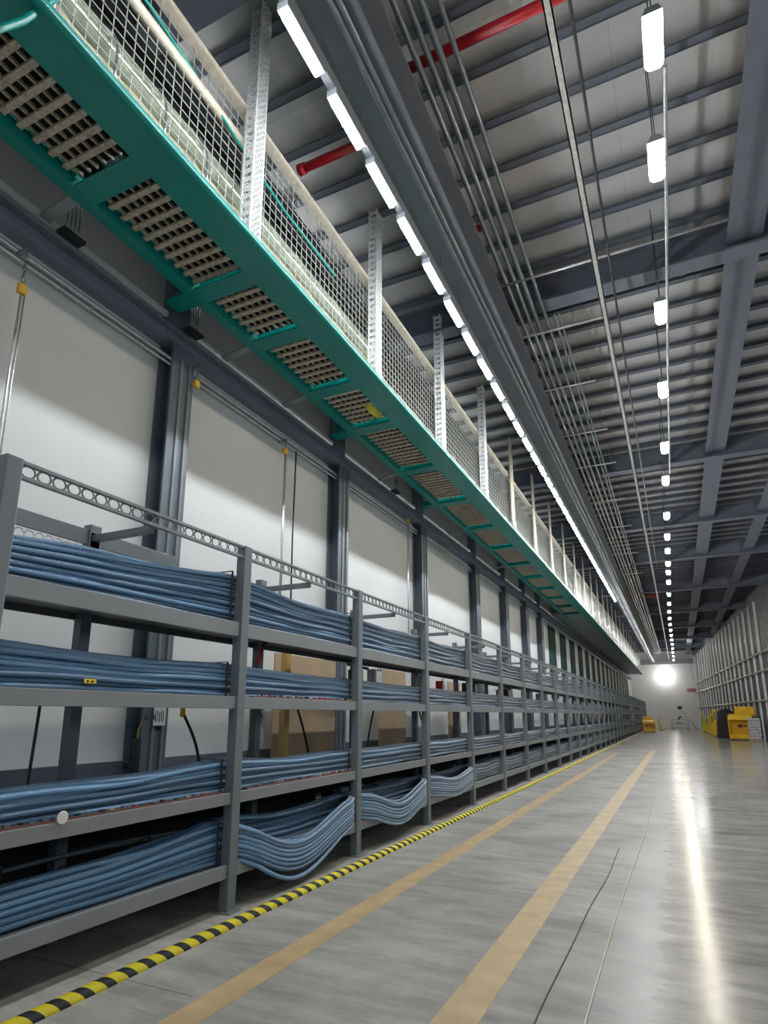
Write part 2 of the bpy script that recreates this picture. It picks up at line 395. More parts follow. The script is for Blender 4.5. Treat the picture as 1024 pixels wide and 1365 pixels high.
for s, (rows, cols) in enumerate(LAY):
    for r in range(rows):
        for c in range(cols):
            droop = s == 3 and c <= 1 and r >= 1
            P = [Vector((0, Y0-.35, 0))]
            x, z = slot(s, r, c, squash(s, 0, False)); P[0].x = x; P[0].z = z
            per = []
            p1 = random.uniform(0, 6.28)
            for i in range(NB+1):
                yk = Y0 + BAY*i
                x, z = slot(s, r, c, squash(s, i, False))
                P.append(Vector((x + random.uniform(-.002,.002), yk, z)))
                if i == NB: break
                q = squash(s, i, True); q0 = squash(s, i, False); q1 = squash(s, i+1, False)
                if droop and i in (1, 2, 3):
                    dep = {1: .26, 2: .20, 3: .10}[i] * random.uniform(.92, 1.04) + (.05 if r == 1 and c == 0 and i == 1 else 0)
                    xf = -3.296 + .040*(1-c)
                    x0, z0 = P[-1].x, P[-1].z; x1, z1 = slot(s, r, c, q1)
                    for k in range(1, 16):
                        f = k/16
                        e = min(1, f/.10, (1-f)/.10); e = e*e*(3-2*e)
                        g = math.sin(PI*(f**(.80 if i == 1 else 1)))
                        zz = z0 + (z1-z0)*f; zm = SHELF[3][0] + .03 + (r-1)*.0335 + .017*c
                        P.append(Vector(((x0+(x1-x0)*f)*(1-e) + xf*e, yk + BAY*f, zz*(1-e) + zm*e - dep*g*g)))
                    per.append((1, 16))
                else:
                    for f in (.25, .5, .75):
                        qq = q if f == .5 else (q + (q0 if f < .5 else q1))/2
                        x, z = slot(s, r, c, qq)
                        a = .013 if i < 8 else .005
                        x += random.uniform(-a, a); z += random.uniform(0, a)
                        P.append(Vector((x, yk + BAY*f, z)))
                    per.append((4 if i < 5 else 2 if i < 10 else 1, 4))
            pts = []
            t = 0
            for sub, cnt in [(2, 1)] + per:
                for k in range(cnt):
                    for j in range(sub): pts.append(catmull(P, t + j/sub))
                    t += 1
            pts.append(P[-1])
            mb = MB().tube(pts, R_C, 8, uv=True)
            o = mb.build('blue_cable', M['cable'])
            if droop and c == 0:
                lab = 'blue braided cable drooping over the lowest shelf edge, %s layer up' % ordn(r+1)
            elif c == 0:
                lab = 'front blue braided cable on the %s rack shelf, %s layer up' % (NAMES[s], ordn(r+1))
            else:
                lab = 'blue braided cable packed behind the front strand of the %s shelf, %s layer up' % (NAMES[s], ordn(r+1))
            tag(o, lab, 'cable', 'blue cables on the %s rack shelf' % NAMES[s])

# loose strands wandering over the top of each bundle
for s, (rows, cols) in enumerate(LAY):
    for k in range(3):
        P = []; rq = random.Random(s*10+k)
        for i in range(9):
            for f in (0, .33, .66):
                q = squash(s, i, f > 0)
                x, z = slot(s, rows-1, rq.uniform(0, cols-1), q)
                z += 2*R_C*.9 if f else R_C*1.2
                P.append(Vector((x if f else -3.47-.03*k, Y0 + BAY*(i+f), z + (.0 if f else .0))))
        pts = []
        for t in range((len(P)-1)*4): pts.append(catmull(P, t/4))
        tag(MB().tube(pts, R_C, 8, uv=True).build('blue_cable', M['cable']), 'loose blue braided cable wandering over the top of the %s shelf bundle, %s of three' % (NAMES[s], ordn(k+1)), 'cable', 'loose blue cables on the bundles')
# dark ties holding the bundles at the posts
for i in range(1, 5):
    for s, (rows, cols) in enumerate(LAY):
        q = squash(s, i, False)
        yk = Y0 + BAY*i - .10
        xa = -3.425 + R_C + .022; xb = -3.425 - (cols-.5)*2*R_C/q - R_C - .012
        za = SHELF[s][0] - .010; zb = za + 2*R_C + (rows-1)*.866*2*R_C*q + .022
        t = MB()
        for (x0,x1,z0,z1) in ((xa-.006,xa,za,zb),(xb,xb+.006,za,zb),(xb,xa,zb,zb+.006)):
            t.box(x0,x1,yk-.012,yk+.012,z0,z1)
        tag(t.build('cable_tie', M['black'], origin=(xa, yk, za), bevel=.003), 'black strap around the %s shelf cable bundle at the %s post' % (NAMES[s], ordn(i+1)), 'cable tie', 'bundle straps')

# loose bits lying along the shelves
def at(mb, name, m, label, cat, o, group=None, bevel=0): return tag(mb.build(name, m, origin=o, bevel=bevel), label, cat, group)
for s, yA, yB, nm in ((2, 2.2, 4.1, 'nearest'), (1, 4.4, 6.3, 'second'), (2, 4.4, 6.3, 'second')):
    z = SHELF[s][0]; x = -3.362
    w = thing('connector_strip', 'row of small connectors on the %s shelf edge in the %s bay' % (NAMES[s], nm), 'connector strip', (x, yA, z))
    MB().box(-.012,.012,0,yB-yA,0,.012).build('lead', M['brown'], w)
    rr = random.Random(s*7+int(yA*10)); yy = .1; k = 0
    while yy < yB-yA-.1:
        L = rr.uniform(.02,.05)
        MB().box(-.011,.011,yy,yy+L,.013,rr.uniform(.018,.028)).build('connector', M[rr.choice(['black','brown','galv','black','conduit','green','column','tan','redtrim'])], w)
        yy += L + rr.uniform(.015,.07); k += 1
tag(MB().lathe((-3.312, 2.62, .915), [(.034,-.004),(.038,0),(.034,.004)], 18, 'x').build('round_tag', M['white']), 'round white disc tag stuck on the third shelf lip', 'tag')
tg = thing('yellow_tag', 'small yellow tag on a cable of the second shelf bundle', 'tag', (-3.398, 2.78, 1.71))
MB().box(0,.006,-.045,.045,-.014,.014).build('plate', M['yellow'], tg, bevel=.002)
for dy in (-.02, .015): MB().box(.006,.0075,dy-.01,dy+.008,-.007,.006).build('mark', M['black'], tg)

# ------------------------------------------------------------------ left wall structure
colY = [4.53, 8.19, 11.73, 15.65, 18.8, 21.7, 24.4]
def column(yc, k):
    o = thing('wall_column', 'dark blue-grey steel column on the white wall, %s from the camera' % ordn(k+1), 'column', (XW, yc, 0), 'wall columns')
    prof = [(.0,-.15),(.25,-.15),(.25,-.12),(.245,-.02),(.0,-.02)]
    MB().box(.002,.02,-.16,.16,0,5.46).box(.02,.20,-.012,.012,0,5.46).box(.20,.22,-.16,.16,0,5.46).box(.002,.14,-.15,.15,5.66,8.0).build('section', M['column'], o)
    MB().box(.2205,.235,-.05,-.015,.1,5.3).box(.2205,.24,.07,.10,.1,5.3).build('cable_channel', M['rack'], o)
    return o
for k, yc in enumerate(colY): column(yc, k)
for k in range(16):
    yc = 27.3 + 2.9*k
    o = thing('wall_window_panel', 'dark green glazed panel high on the left wall, %s from the camera' % ordn(k+1), 'wall panel', (XW, yc, 0), 'dark green wall panels')
    MB().box(.002,.03,-1.0,1.0,2.2,5.4).build('pane', M['green'], o)
    MB().box(.002,.06,-1.08,-1.0,2.1,5.44).box(.002,.06,1.0,1.08,2.1,5.44).build('frame', M['wall'], o)
# long beam on the wall with pipes under it
wb = thing('wall_mounted_beam', 'long blue-grey steel beam running along the left wall under the catwalk', 'beam', (XW, 0, 5.47))
MB().box(.002,.20,-2,YE-1,0,.012).box(.09,.105,-2,YE-1,.012,.16).box(.002,.20,-2,YE-1,.16,.172).build('beam_section', M['beamblue'], wb)
for z, r, nm in ((5.36,.022,'upper'),(5.29,.016,'lower')):
    tag(MB().tube([(XW+.06,-2,z),(XW+.06,YE-1,z)], r, 8).build('wall_conduit', M['galv']), '%s thin grey conduit running on the wall right below the wall beam' % nm, 'conduit', 'wall conduits')
tag(MB().tube([(XW+.05,-2,5.85),(XW+.05,YE-1,5.85)], .04, 8).build('wall_conduit', M['wall']), 'pale grey conduit running on the wall above the wall beam', 'conduit', 'wall conduits')

# hooks with amber blocks and rods hanging on the wall
def hook(x, y, ztop, zblk, zend, label, rod=True):
    o = thing('chain_hook', label, 'hook', (x, y, ztop), 'amber hooks on the left wall')
    c = MB(); z = 0; k = 0; L = ztop - zblk
    while z < L - .04:
        c.ring((0, .0, -z-.03), .022, .006, 'x' if k % 2 else 'y', .7, 1.3, 10, 4); z += .048; k += 1
    c.build('chain', M['conduit'], o)
    MB().box(-.025,.025,-.035,.035,-L-.09,-L).build('block', M['orange'], o, bevel=.012)
    if rod: MB().tube([(0,0,-L-.09),(0,-.01,zend-ztop)], .011, 6).tube([(0,.03,-L-.09),(0,.02,zend-ztop)], .008, 6).build('rod', M['galv'], o)
    MB().box(-.12,.02,-.02,.02,0,.02).build('wall_bracket', M['conduit'], o)
    return o
hook(-4.55, 2.68, 5.27, 4.95, 2.9, 'yellow hook block on chain at left wall with long rod, nearest the camera')
hook(-4.50, 4.66, 5.28, 5.12, 3, 'small yellow block hanging on a chain in front of the first wall column', False)
hook(-4.66, 6.62, 5.27, 5.16, 2.6, 'amber block on chain with thin rod between the first two wall columns')
hook(-4.66, 11.0, 5.50, 5.42, 2.6, 'amber block with rods high on the wall before the third wall column')
b = thing('bulb_lamp', 'small round bulb hanging below the wall beam past the third column', 'lamp', (-4.6, 13.3, 5.36))
MB().lathe((0,0,-.10),[(.0,-.05),(.04,-.035),(.055,0),(.04,.035),(.015,.05)],12).build('bulb', M['cream'], b)
MB().tube([(0,0,.1),(0,0,-.05)],.008,6).build('stem', M['conduit'], b)
tag(MB().tube([(-4.70,6.95,5.25),(-4.70,6.93,3.9),(-4.70,6.95,2.4)], .012, 6).build('wall_cable', M['black']), 'thin black cable hanging straight down the white wall', 'cable')
# things behind the racks
def hang(p, q, bow, r, label, m='black'):
    p, q = Vector(p), Vector(q)
    pts = [p.lerp(q, t/8) + Vector((0, bow*math.sin(PI*t/8), 0)) for t in range(9)]
    return tag(MB().tube(pts, r, 6).build('hanging_cable', M[m], origin=p), label, 'cable', 'black cables behind the racks')
hang((-4.15,3.0,1.62),(-4.15,2.97,.9),.0,.012,'black cable behind the nearest bay, left of the crimping tool')
hang((-4.15,4.45,1.50),(-4.15,4.72,.9),.06,.014,'black hose with a brass end just left of the second front post')
hang((-4.15,5.62,1.62),(-4.15,5.40,.9),-.03,.016,'black cable slanting beside the white outlet strip')
hang((-4.15,6.32,1.62),(-4.15,6.68,.9),.03,.016,'black cable slanting across the tan panel')
hang((-4.15,8.45,1.62),(-4.15,8.20,.9),-.04,.016,'black cable curving behind the third rack bay')
hang((-4.15,10.2,1.62),(-4.15,10.6,.9),.04,.016,'black cable slanting behind the fourth rack bay')
hang((-4.15,12.1,1.62),(-4.15,12.0,.9),.05,.016,'black cable curving behind the fifth rack bay')
hang((-4.15,7.6,2.2),(-4.15,8.2,2.18),0.0,.03,'thick black hose above the second shelf cables in the third bay')
o = thing('brass_hose_end', 'yellow brass fitting on the black hose behind the nearest bay', 'fitting', (-4.15,4.43,1.50))
MB().lathe((0,0,0),[(.018,-.02),(.024,0),(.024,.05),(.012,.07)],10).build('fitting', M['orange'], o)
o = thing('crimping_tool', 'black hand tool with red base standing behind the third shelf cables', 'tool', (-4.02,3.80,.89))
MB().box(-.03,.03,-.06,.06,0,.07).build('base', M['redtrim'], o, bevel=.01)
MB().box(-.02,.02,-.028,.028,.07,.42).build('body', M['black'], o, bevel=.008)
MB().box(-.015,.015,-.11,-.02,.20,.215).box(-.015,.015,-.11,-.095,.19,.24).build('side_lever', M['black'], o)
MB().tube([(0,0,.42),(0,.0,.48),(0,.03,.55),(0,.06,.60)],.008,6).build('lead', M['ochre'], o)
MB().box(-.02,.02,.06,.16,.57,.61).build('handle', M['conduit'], o)
o = thing('label_plate', 'white printed plate on the blue-grey column behind the nearest bay', 'plate', (-4.563,4.56,1.50))
MB().box(0,.006,-.075,.075,-.10,.08).build('plate', M['white'], o)
for k in range(5): MB().box(.006,.0072,-.06+k*.025,-.048+k*.025,-.07+.01*(k%2),.05-.012*(k%3)).build('mark', M['black'], o)
o = thing('outlet_strip', 'white wall outlet strip with round sockets behind the second bay', 'outlet', (-4.2,5.69,1.15))
MB().box(-.03,0,-.07,.07,0,.42).build('housing', M['white'], o, bevel=.006)
for k in range(4): MB().lathe((.0,0,.07+k*.09),[(.026,0),(.026,.004),(.016,.006)],12,'x').build('socket', M['galv'] if k<3 else M['black'], o)
MB().box(-.03,.02,-.12,-.085,0,.42).build('back_channel', M['conduit'], o)
tag(MB().box(-4.2,-4.12,6.04,6.14,0,2.3).build('ochre_post', M['ochre'], origin=(-4.16,6.1,0), bevel=.005),'yellow ochre upright post behind the second rack bay','post')
def panel(x, y0, y1, z0, z1, m, label, cat='panel'):
    return tag(MB().box(x,x+.02,y0,y1,z0,z1).build('wall_board', M[m], origin=(x,y0,z0), bevel=.003), label, cat, 'boards behind the racks')
panel(-4.45,6.25,7.75,0,2.25,'tan','tan board standing behind the second rack bay')
panel(-4.45,9.2,10.3,0,2.25,'tan','tan board standing behind the fourth rack post')
panel(-4.45,10.6,11.4,0,2.2,'wall','grey board standing just past the tan board of the fourth bay')
panel(-4.45,12.6,13.4,0,2.2,'tan','small tan board standing behind the sixth rack post')
# electrical boxes and small gear in the gaps above the second shelf and on the lowest shelf
rr = random.Random(5)
def gear(x, y, z, w, d, h, m, name, label, cat, face=None):
    o = thing(name, label, cat, (x, y, z))
    MB().box(-d,0,-w/2,w/2,0,h).build('housing', M[m], o, bevel=.008)
    MB().box(0,.008,-w*.38,w*.38,h*.12,h*.88).build('front_plate', M[face or 'conduit'], o, bevel=.003)
    MB().tube([(-.02,0,h),(-.02,w*.1,h+.03),(-.02,w*.4,h+.035),(-.02,w*.45,h+.005)], .006, 6).build('lead', M['black'], o)
    return o
gy = [(6.95,.20,.16,'black','lime'),(7.5,.24,.2,'conduit','galv'),(9.2,.22,.2,'conduit','black'),(10.05,.12,.17,'redtrim','white'),(11.5,.16,.2,'black','white'),
      (12.0,.28,.22,'black','conduit'),(14.0,.2,.16,'redtrim','black'),(14.7,.3,.2,'black','galv'),(16.5,.2,.2,'black','redtrim'),(18.4,.3,.2,'conduit','black')]
for k,(y,w,hh,m,f) in enumerate(gy):
    gear(-3.62,y,2.0-.10,w,.12,hh,m,'switch_box','small equipment box above the second shelf cables, %s from the camera' % ordn(k+1),'box',f)
for k in range(16):
    y = 2.5 + k*.62 + rr.uniform(-.1,.1)
    w = rr.uniform(.10,.26); hh = rr.uniform(.14,.30)
    gear(-3.80,y,.34,w,.12,hh,rr.choice(['black','black','conduit','column']),'equipment_box','dark equipment box behind the lowest shelf cables, %s from the camera' % ordn(k+1),'box',rr.choice(['black','galv','conduit','rack']))
tag(MB().box(-4.06,-4.045,1.9,26,.02,.83).build('shade_board', M['shadeblack'], origin=(-4.05,1.9,0)), 'added black board painting in the dark behind the lowest shelf', 'board')  # added sheet, blacks out the lit wall behind the lowest shelf
rq = random.Random(3)
for k in range(9):
    pts = []
    for t in range(60):
        pts.append((-3.90 - .0*k - .04*(k % 3) + .012*math.sin(t*.8+k), 1.8 + t*.42, .40 + .05*(k // 3) + .05*(k//3 == 2)*math.sin(t*.5) + .012*math.sin(t*.7+k*2)))
    tag(MB().tube(pts, .017, 6).build('dark_cable', M['column']), 'dark navy cable behind the lowest shelf bundle, %s row, %s from front' % (ordn(k//3+1), ordn(k%3+1)), 'cable', 'dark cables at the back of the lowest shelf')
# red handled lead
o = thing('red_handle', 'red handled grip poking out above the second shelf beside the second post', 'handle', (-3.75,4.98,2.0))
MB().tube([(0,0,0),(0,.05,.10),(0,.09,.17)],[.02,.017,.012],8).build('grip', M['redtrim'], o); MB().tube([(0,.09,.17),(0,.14,.235)],.02,8).build('stem', M['black'], o)

# ------------------------------------------------------------------ catwalk
CZ = 5.74
CX = [1.45, 2.81, 4.21, 5.19, 6.45, 7.68, 9.5, 11.4, 13.4, 15.3, 17.3, 19.2, 21.2, 23.1, 25.1, 27.1]
cw = thing('overhead_catwalk', 'long overhead catwalk with teal beams, grating floor and wire mesh side', 'catwalk', (-3.35, 0, CZ))
OC = (-3.35, 0, CZ)
CWE = 72.0
MB().extrude([(-3.47,CZ),(-3.15,CZ),(-3.12,CZ+.03),(-3.13,CZ+.085),(-3.18,CZ+.10),(-3.30,CZ+.10),(-3.47,CZ+.14)], 'y', .6, CWE).build('front_beam', M['teal'], cw, OC, bevel=.012)
MB().extrude([(-4.22,CZ),(-4.10,CZ),(-4.10,CZ+.14),(-4.18,CZ+.14),(-4.18,CZ+.25),(-4.22,CZ+.25)], 'y', .6, 30).build('rear_beam', M['teal'], cw, OC, bevel=.008)
for k, y in enumerate(CX):
    ext = k in (2, 5, 7)
    MB().box(-4.50 if ext else -4.12, -3.44, y-.11, y+.11, CZ+.005, CZ+.02).box(-4.50 if ext else -4.12, -3.44, y-.008, y+.008, CZ+.02, CZ+.16).build('crossbeam', M['teal'], cw, OC, bevel=.004)
gr_data = {}
for k in range(len(CX)-1):
    y0, y1 = CX[k]+.08, CX[k+1]-.08
    g = MB(); y = y0+.03
    while y < y1-.03:
        g.box(-4.09,-3.48,y-.024,y+.024,CZ+.075,CZ+.10)
        y += .130
    x = -4.04
    while x < -3.48:
        g.box(x-.007,x+.007,y0,y1,CZ+.095,CZ+.125); x += .088
    g.build('floor_grating', M['slat'], cw, OC)
    MB().box(-4.09,-3.48,y0,y1,CZ+.130,CZ+.138).build('grating_shade_plate', M['shadeblack'], cw, OC)  # added plate, paints the unlit catwalk interior black above the grating
for k in range(6):
    y0 = 27.2 + 7.5*k
    MB().box(-4.7,-3.44,y0,min(y0+7.45,CWE),CZ+.06,CZ+.10).build('soffit_panel', M['shelf'], cw, OC)
# side mesh between the hanger positions, then a picket railing further on
HY = [1.3, 3.87, 6.53, 9.07, 11.7, 14.3, 16.9, 19.5, 22.1, 24.7]
ZT = 7.30
for k in range(len(HY)-1):
    y0, y1 = HY[k], HY[k+1]; g = MB(); w = .0032
    z = CZ+.16
    while z < ZT-.02:
        g.box(-3.33-w,-3.33+w,y0,y1,z-w,z+w); z += .10
    y = y0+.04
    while y < y1:
        g.box(-3.338-w,-3.338+w,y-w,y+w,CZ+.11,ZT); y += .10
    g.build('side_mesh', M['mesh'], cw, OC)
for k in range(11):
    y0 = 24.8 + 4.25*k; g = MB(); y = y0
    while y < min(y0+4.2, CWE):
        g.box(-3.35,-3.32,y-.05,y+.05,CZ+.11,ZT); y += .42
    g.box(-3.36,-3.35,y0,min(y0+4.2,CWE),CZ+.11,ZT-.3)
    g.build('picket_railing', M['mesh'], cw, OC)
MB().box(-3.40,-3.27,.6,CWE,ZT,ZT+.04).build('handrail', M['cream'], cw, OC, bevel=.02)
MB().tube([(-3.33,.6,6.93),(-3.33,4.1,6.93)], .045, 10).build('mid_rail', M['cream'], cw, OC)
MB().box(-4.24,-4.20,.6,CWE,ZT,ZT+.08).build('rear_handrail', M['cream'], cw, OC)
g = MB(); y = 1.0
while y < 30:
    g.box(-4.235,-4.205,y-.02,y+.02,CZ+.2,ZT); y += 1.3
g.build('rear_stanchions', M['conduit'], cw, OC)
MB().box(-4.20,-4.19,.6,30,CZ+.24,8.35).build('shade_backing', M['shadeblack'], cw, OC)  # added black sheet, stands in for the dark interior behind the mesh
for k in range(7):
    y = .9 + k*.5
    pts = [(-3.36, y, 6.02 + .0) , (-3.36, y+.02, 6.25), (-3.40, y+.04, 6.50), (-3.52, y+.06, 6.72), (-3.66, y+.07, 6.78)]
    MB().tube(pts, .012, 6).build('hoop', M['conduit'], cw, OC)
# pipes lying in the catwalk
pp = MB(); pts = []; rs = []
for k in range(241):
    y = .7 + k*.11; pts.append((-3.60, y, 6.30)); rs.append(.125 + (.012 if k % 6 == 0 else 0) + .004*math.sin(k*1.7))
pp.tube(pts, rs, 14)
tag(pp.build('insulated_pipe', M['pipewrap'], origin=(-3.60,.7,6.2)), 'fat cream insulated pipe lying in the catwalk right behind its mesh', 'pipe')
pp = MB(); pts = []; rs = []
for k in range(60):
    y = .7 + k*.11; pts.append((-3.62, y, 6.62)); rs.append(.13 + (.012 if k % 8 == 0 else 0))
pp.tube(pts, rs, 14)
tag(pp.build('green_duct', M['clear'], origin=(-3.62,.7,6.7)), 'pale green translucent looking duct above the cream pipe at the near end', 'duct')
tag(MB().tube([(-3.96,.7,6.15),(-3.96,27,6.15)], .10, 10).build('dark_duct', M['column']), 'dark blue-grey duct deeper inside the catwalk', 'duct')
tag(MB().tube([(-3.31,.6,7.05),(-3.30,1.6,7.08),(-3.30,2.6,7.03),(-3.31,3.4,6.93),(-3.30,3.9,6.80),(-3.29,4.5,6.72),(-3.31,5.6,6.74)], .014, 8).build('teal_cable', M['teal']), 'thin teal cable strung along the mesh side of the catwalk', 'cable')
tag(MB().tube([(-3.20,1.45,5.22),(-3.2,1.56,5.42),(-3.2,1.66,5.60),(-3.2,1.76,5.84),(-3.2,1.86,6.1),(-3.22,1.95,6.4)], .022, 10).build('teal_hose', M['teal']), 'glossy teal hose hanging over the near end of the catwalk beam', 'hose')
y = CX[5]-.35
yb = thing('yellow_sack', 'yellow wrapped bundle seen through the catwalk grating', 'bundle', (-3.62, y, CZ+.1))
MB().lathe((0,0,.04),[(.02,-.24),(.085,-.18),(.10,0),(.085,.17),(.03,.24)],12,'y').build('wrap', M['lime'], yb)
# brackets to the wall
for k, y in enumerate([1.45, 2.81, 5.19, 6.45, 9.5, 13.4, 17.3]):
    b = MB().bar((-4.12,y,CZ+.05),(-4.6,y,CZ-.02),.10,.035)
    tag(b.build('wall_bracket', M['shelf'], origin=(-4.4,y,CZ), bevel=.004), 'grey flat bracket from the catwalk to the wall beam, %s from the camera' % ordn(k+1), 'bracket', 'catwalk brackets')
for k, y in enumerate([2.95, 4.5, 10.0]):
    b = thing('clamp_assembly', 'cluster of threaded rods and clamp behind the catwalk, %s from the camera' % ordn(k+1), 'clamp', (-4.5,y,5.64), 'rod clamps')
    for j in range(4): MB().tube([(0,.04*j,0),(0,.04*j,.36)],.008,6).build('rod', M['conduit'], b)
    MB().box(-.06,.05,-.05,.17,.0,.03).build('clamp', M['black'], b)
# perforated hangers
def lattice(mb, o, du, dv, nu, nv, t):
    """flat perforated strip: diagonal lattice with edge bars; o origin, du/dv full extents"""
    o, du, dv = Vector(o), Vector(du), Vector(dv)
    for i in range(nu):
        for j in range(nv):
            a = o + du*(i/nu) + dv*(j/nv); b2 = o + du*((i+1)/nu) + dv*((j+1)/nv)
            c = o + du*((i+1)/nu) + dv*(j/nv); d = o + du*(i/nu) + dv*((j+1)/nv)
            mb.bar(a, b2, t); mb.bar(c, d, t)
    for i in (0, 1): mb.bar(o+du*i, o+du*i+dv, t*1.8)
    return mb
def hanger(y, k):
    o = thing('perforated_hanger', 'silver perforated steel hanger holding up the catwalk, %s from the camera' % ordn(k+1), 'hanger', (-3.22, y, CZ+.105), 'perforated catwalk hangers')
    H = 2.8 if y < 5 else 2.55
    f = MB(); lattice(f, (.055,-.075,0),(0,.15,0),(0,0,H),3,int(H/.065),.0095); lattice(f, (-.055,-.075,0),(0,.15,0),(0,0,H),2,int(H/.08),.008)
    f.build('front_lattice', M['perf'], o)
    f = MB()
    for yy in (-.075, .075):
        for x in (-.05, .05): f.box(x-.008, x+.008, yy-.004, yy+.004, 0, H)
        z = 0
        while z < H:
            f.box(-.046, .046, yy-.003, yy+.003, z, z+.052); z += .095
    f.build('side_lattice', M['perf'], o)
    return o
for k, y in enumerate([3.87, 6.53, 9.07, 11.7]): hanger(y, k)
for k, y in enumerate([14.3, 16.9, 19.5, 22.1, 24.7, 27.3, 29.9, 32.5, 35.1, 37.7, 40.3, 43, 46, 49, 52, 55, 58, 61, 64, 67, 70]):
    o = thing('flat_hanger', 'beige flat steel hanger above the catwalk, %s past the perforated hangers' % ordn(k+1), 'hanger', (-3.22, y, 6.05), 'flat catwalk hangers')
    MB().box(-.03,.0,-.14,.14,-.2,2.25).build('strap', M['cream'], o, bevel=.003)
    MB().box(-.0,.02,-.10,.10,-.1,.1).build('joint_plate', M['mesh'], o)

# ------------------------------------------------------------------ strip lights on their channel
SX, SZ = -2.2, 6.65
ch = thing('lighting_channel', 'long grey channel carrying the row of strip lights', 'channel', (SX, 0, SZ))
MB().extrude([(-.034,.10),(.034,.10),(.034,.22),(-.034,.22)], 'y', 1.0, 72).build('channel', M['girder'], ch)
g = MB(); y = 2.0
while y < 72:
    g.bar((-.02,y,.22),(-.02,y,.55),.012); y += 2.2
g.build('drop_rods', M['conduit'], ch)
def strip(y, lab):
    o = thing('strip_light', lab, 'light', (SX, y, SZ), 'strip lights along the channel')
    MB().box(-.048,.048,-.275,.275,.03,.10).build('housing', M['girder'], o)
    MB().extrude([(-.032,.03),(-.032,-.005),(-.018,-.028),(.018,-.028),(.032,-.005),(.032,.03)], 'y', -.235, .235).build('tube', M['strip'], o)
    return o
p0 = None; k = 0; y = 2.41
while y < 29.8:
    lab = 'glowing white strip light on the lighting channel, %s from the camera' % ordn(k+1)
    if p0 is None: p0 = strip(y, lab)
    else: dup(p0, (SX, y, SZ), lab)
    y += .735; k += 1

# ------------------------------------------------------------------ roof steel
BY = [-3, 3.3, 9.1, 17.2, 23.2, 28.6, 36, 44, 52, 60, 68]
for k, y in enumerate(BY):
    if y < 0: continue
    o = MB().box(XW+.01, XR(y)-.02, y-.15, y+.15, 8.05, 8.08).box(XW+.01, XR(y)-.02, y-.01, y+.01, 8.08, 8.54).box(XW+.01, XR(y)-.02, y-.15, y+.15, 8.54, 8.57)
    tag(o.build('cross_beam', M['steel'], origin=(0,y,8.05)), 'deep blue-grey roof beam across the hall, %s from the camera' % ordn(k), 'roof beam', 'roof cross beams')
y = 1.4; idx = {}
while y < YE - .5:
    near = max([j for j, b in enumerate(BY) if b <= y])
    skip = min(abs(y-b) for b in BY) < .12
    idx[near] = idx.get(near, 0) + 1
    o = MB().box(XW+.02, XR(y)-.02, -.01+y, .01+y, 8.575, 8.70).box(XW+.02, XR(y)-.02, y-.10, y, 8.575, 8.59).box(XW+.02, XR(y)-.02, y, y+.08, 8.68, 8.70)
    lab = ('dark grey roof purlin in front of the first roof beam, %s from the camera' % ordn(idx[near])) if near == 0 else 'dark grey roof purlin, %s one beyond the %s roof beam' % (ordn(idx[near]), ordn(near))
    tag(o.build('roof_purlin', M['steel'], origin=(0,y,8.575)), lab, 'purlin', 'roof purlins')
    y += .675
for nm, xa, xb in (('left one of two, beside the hanging lamps', 1.26, 1.72), ('right one of two, towards the right wall', 3.0, 3.4)):
    ye = YE-.5 if xa < 2 else 58
    o = MB().box(xa,xb,.5,ye,8.20,8.225).box((xa+xb)/2-.012,(xa+xb)/2+.012,.5,ye,8.225,8.56)
    tag(o.build('roof_girder', M['steel'], origin=(xa,.5,8.2)), 'lengthwise blue-grey roof girder, ' + nm, 'girder')
# big girder above the strip lights
g = MB().box(-2.24,-1.84,.5,74,7.20,7.23).box(-2.05,-2.03,.5,74,7.23,7.80).box(-2.24,-1.84,.5,74,7.80,7.83)
tag(g.build('long_girder', M['girder'], origin=(-2.04,.5,7.2)), 'big grey girder running lengthwise just above the strip lights', 'girder')
tag(MB().box(-2.52,-2.36,.5,74,7.55,7.72).build('cable_trunking', M['girder'], origin=(-2.45,.5,7.6)), 'square grey trunking left of the big lengthwise girder', 'trunking')
# conduits
con = [(-2.02,7.14,.030),(-1.95,7.14,.022),(-1.98,8.0,.030),(-1.80,8.02,.034),(-1.67,8.0,.034),(-1.55,7.98,.036),(-1.40,7.98,.028),(-1.28,8.08,.022),(-1.20,8.08,.020)]
for k, (x, z, r) in enumerate(con):
    y0 = .5 if k < 7 else 9.4
    tag(MB().tube([(x,y0,z),(x,20,z),(x,45,z),(x,73,z)], r, 10).build('roof_conduit', M['conduit'], origin=(x,y0,z)),
        'steel conduit running lengthwise under the roof, %s from the left of the pipe group' % ordn(k+1), 'conduit', 'roof conduits')
for k, y in enumerate([9.6, 11.6, 13.9, 16.0, 19, 22, 26, 30]):
    o = thing('pipe_trapeze', 'thin cross bar under the roof conduits, %s from the camera' % ordn(k+1), 'support bar', (-1.5, y, 7.93), 'conduit support bars')
    MB().box(-.62,.62 if k else 1.0,-.02,.02,-.02,.0).build('bar', M['galv'], o)
    MB().tube([(-.6,0,0),(-.6,0,.5)],.008,6).build('rod', M['conduit'], o); MB().tube([(.5,0,0),(.5,0,.5)],.008,6).build('rod', M['conduit'], o)
st = MB().box(-.51,-.43,.5,76,7.60,7.615).box(-.51,-.495,.5,76,7.60,7.66).box(-.445,-.43,.5,76,7.60,7.66)
tag(st.build('galvanised_strut', M['galv'], origin=(-.47,.5,7.6)), 'long galvanised channel strut hung lengthwise left of the hanging lamps', 'strut')
tag(MB().tube([(-.30,.5,7.9),(-.29,30,7.9)], .016, 8).build('roof_rod', M['black']), 'thin black rod running just right of the galvanised strut', 'rod')
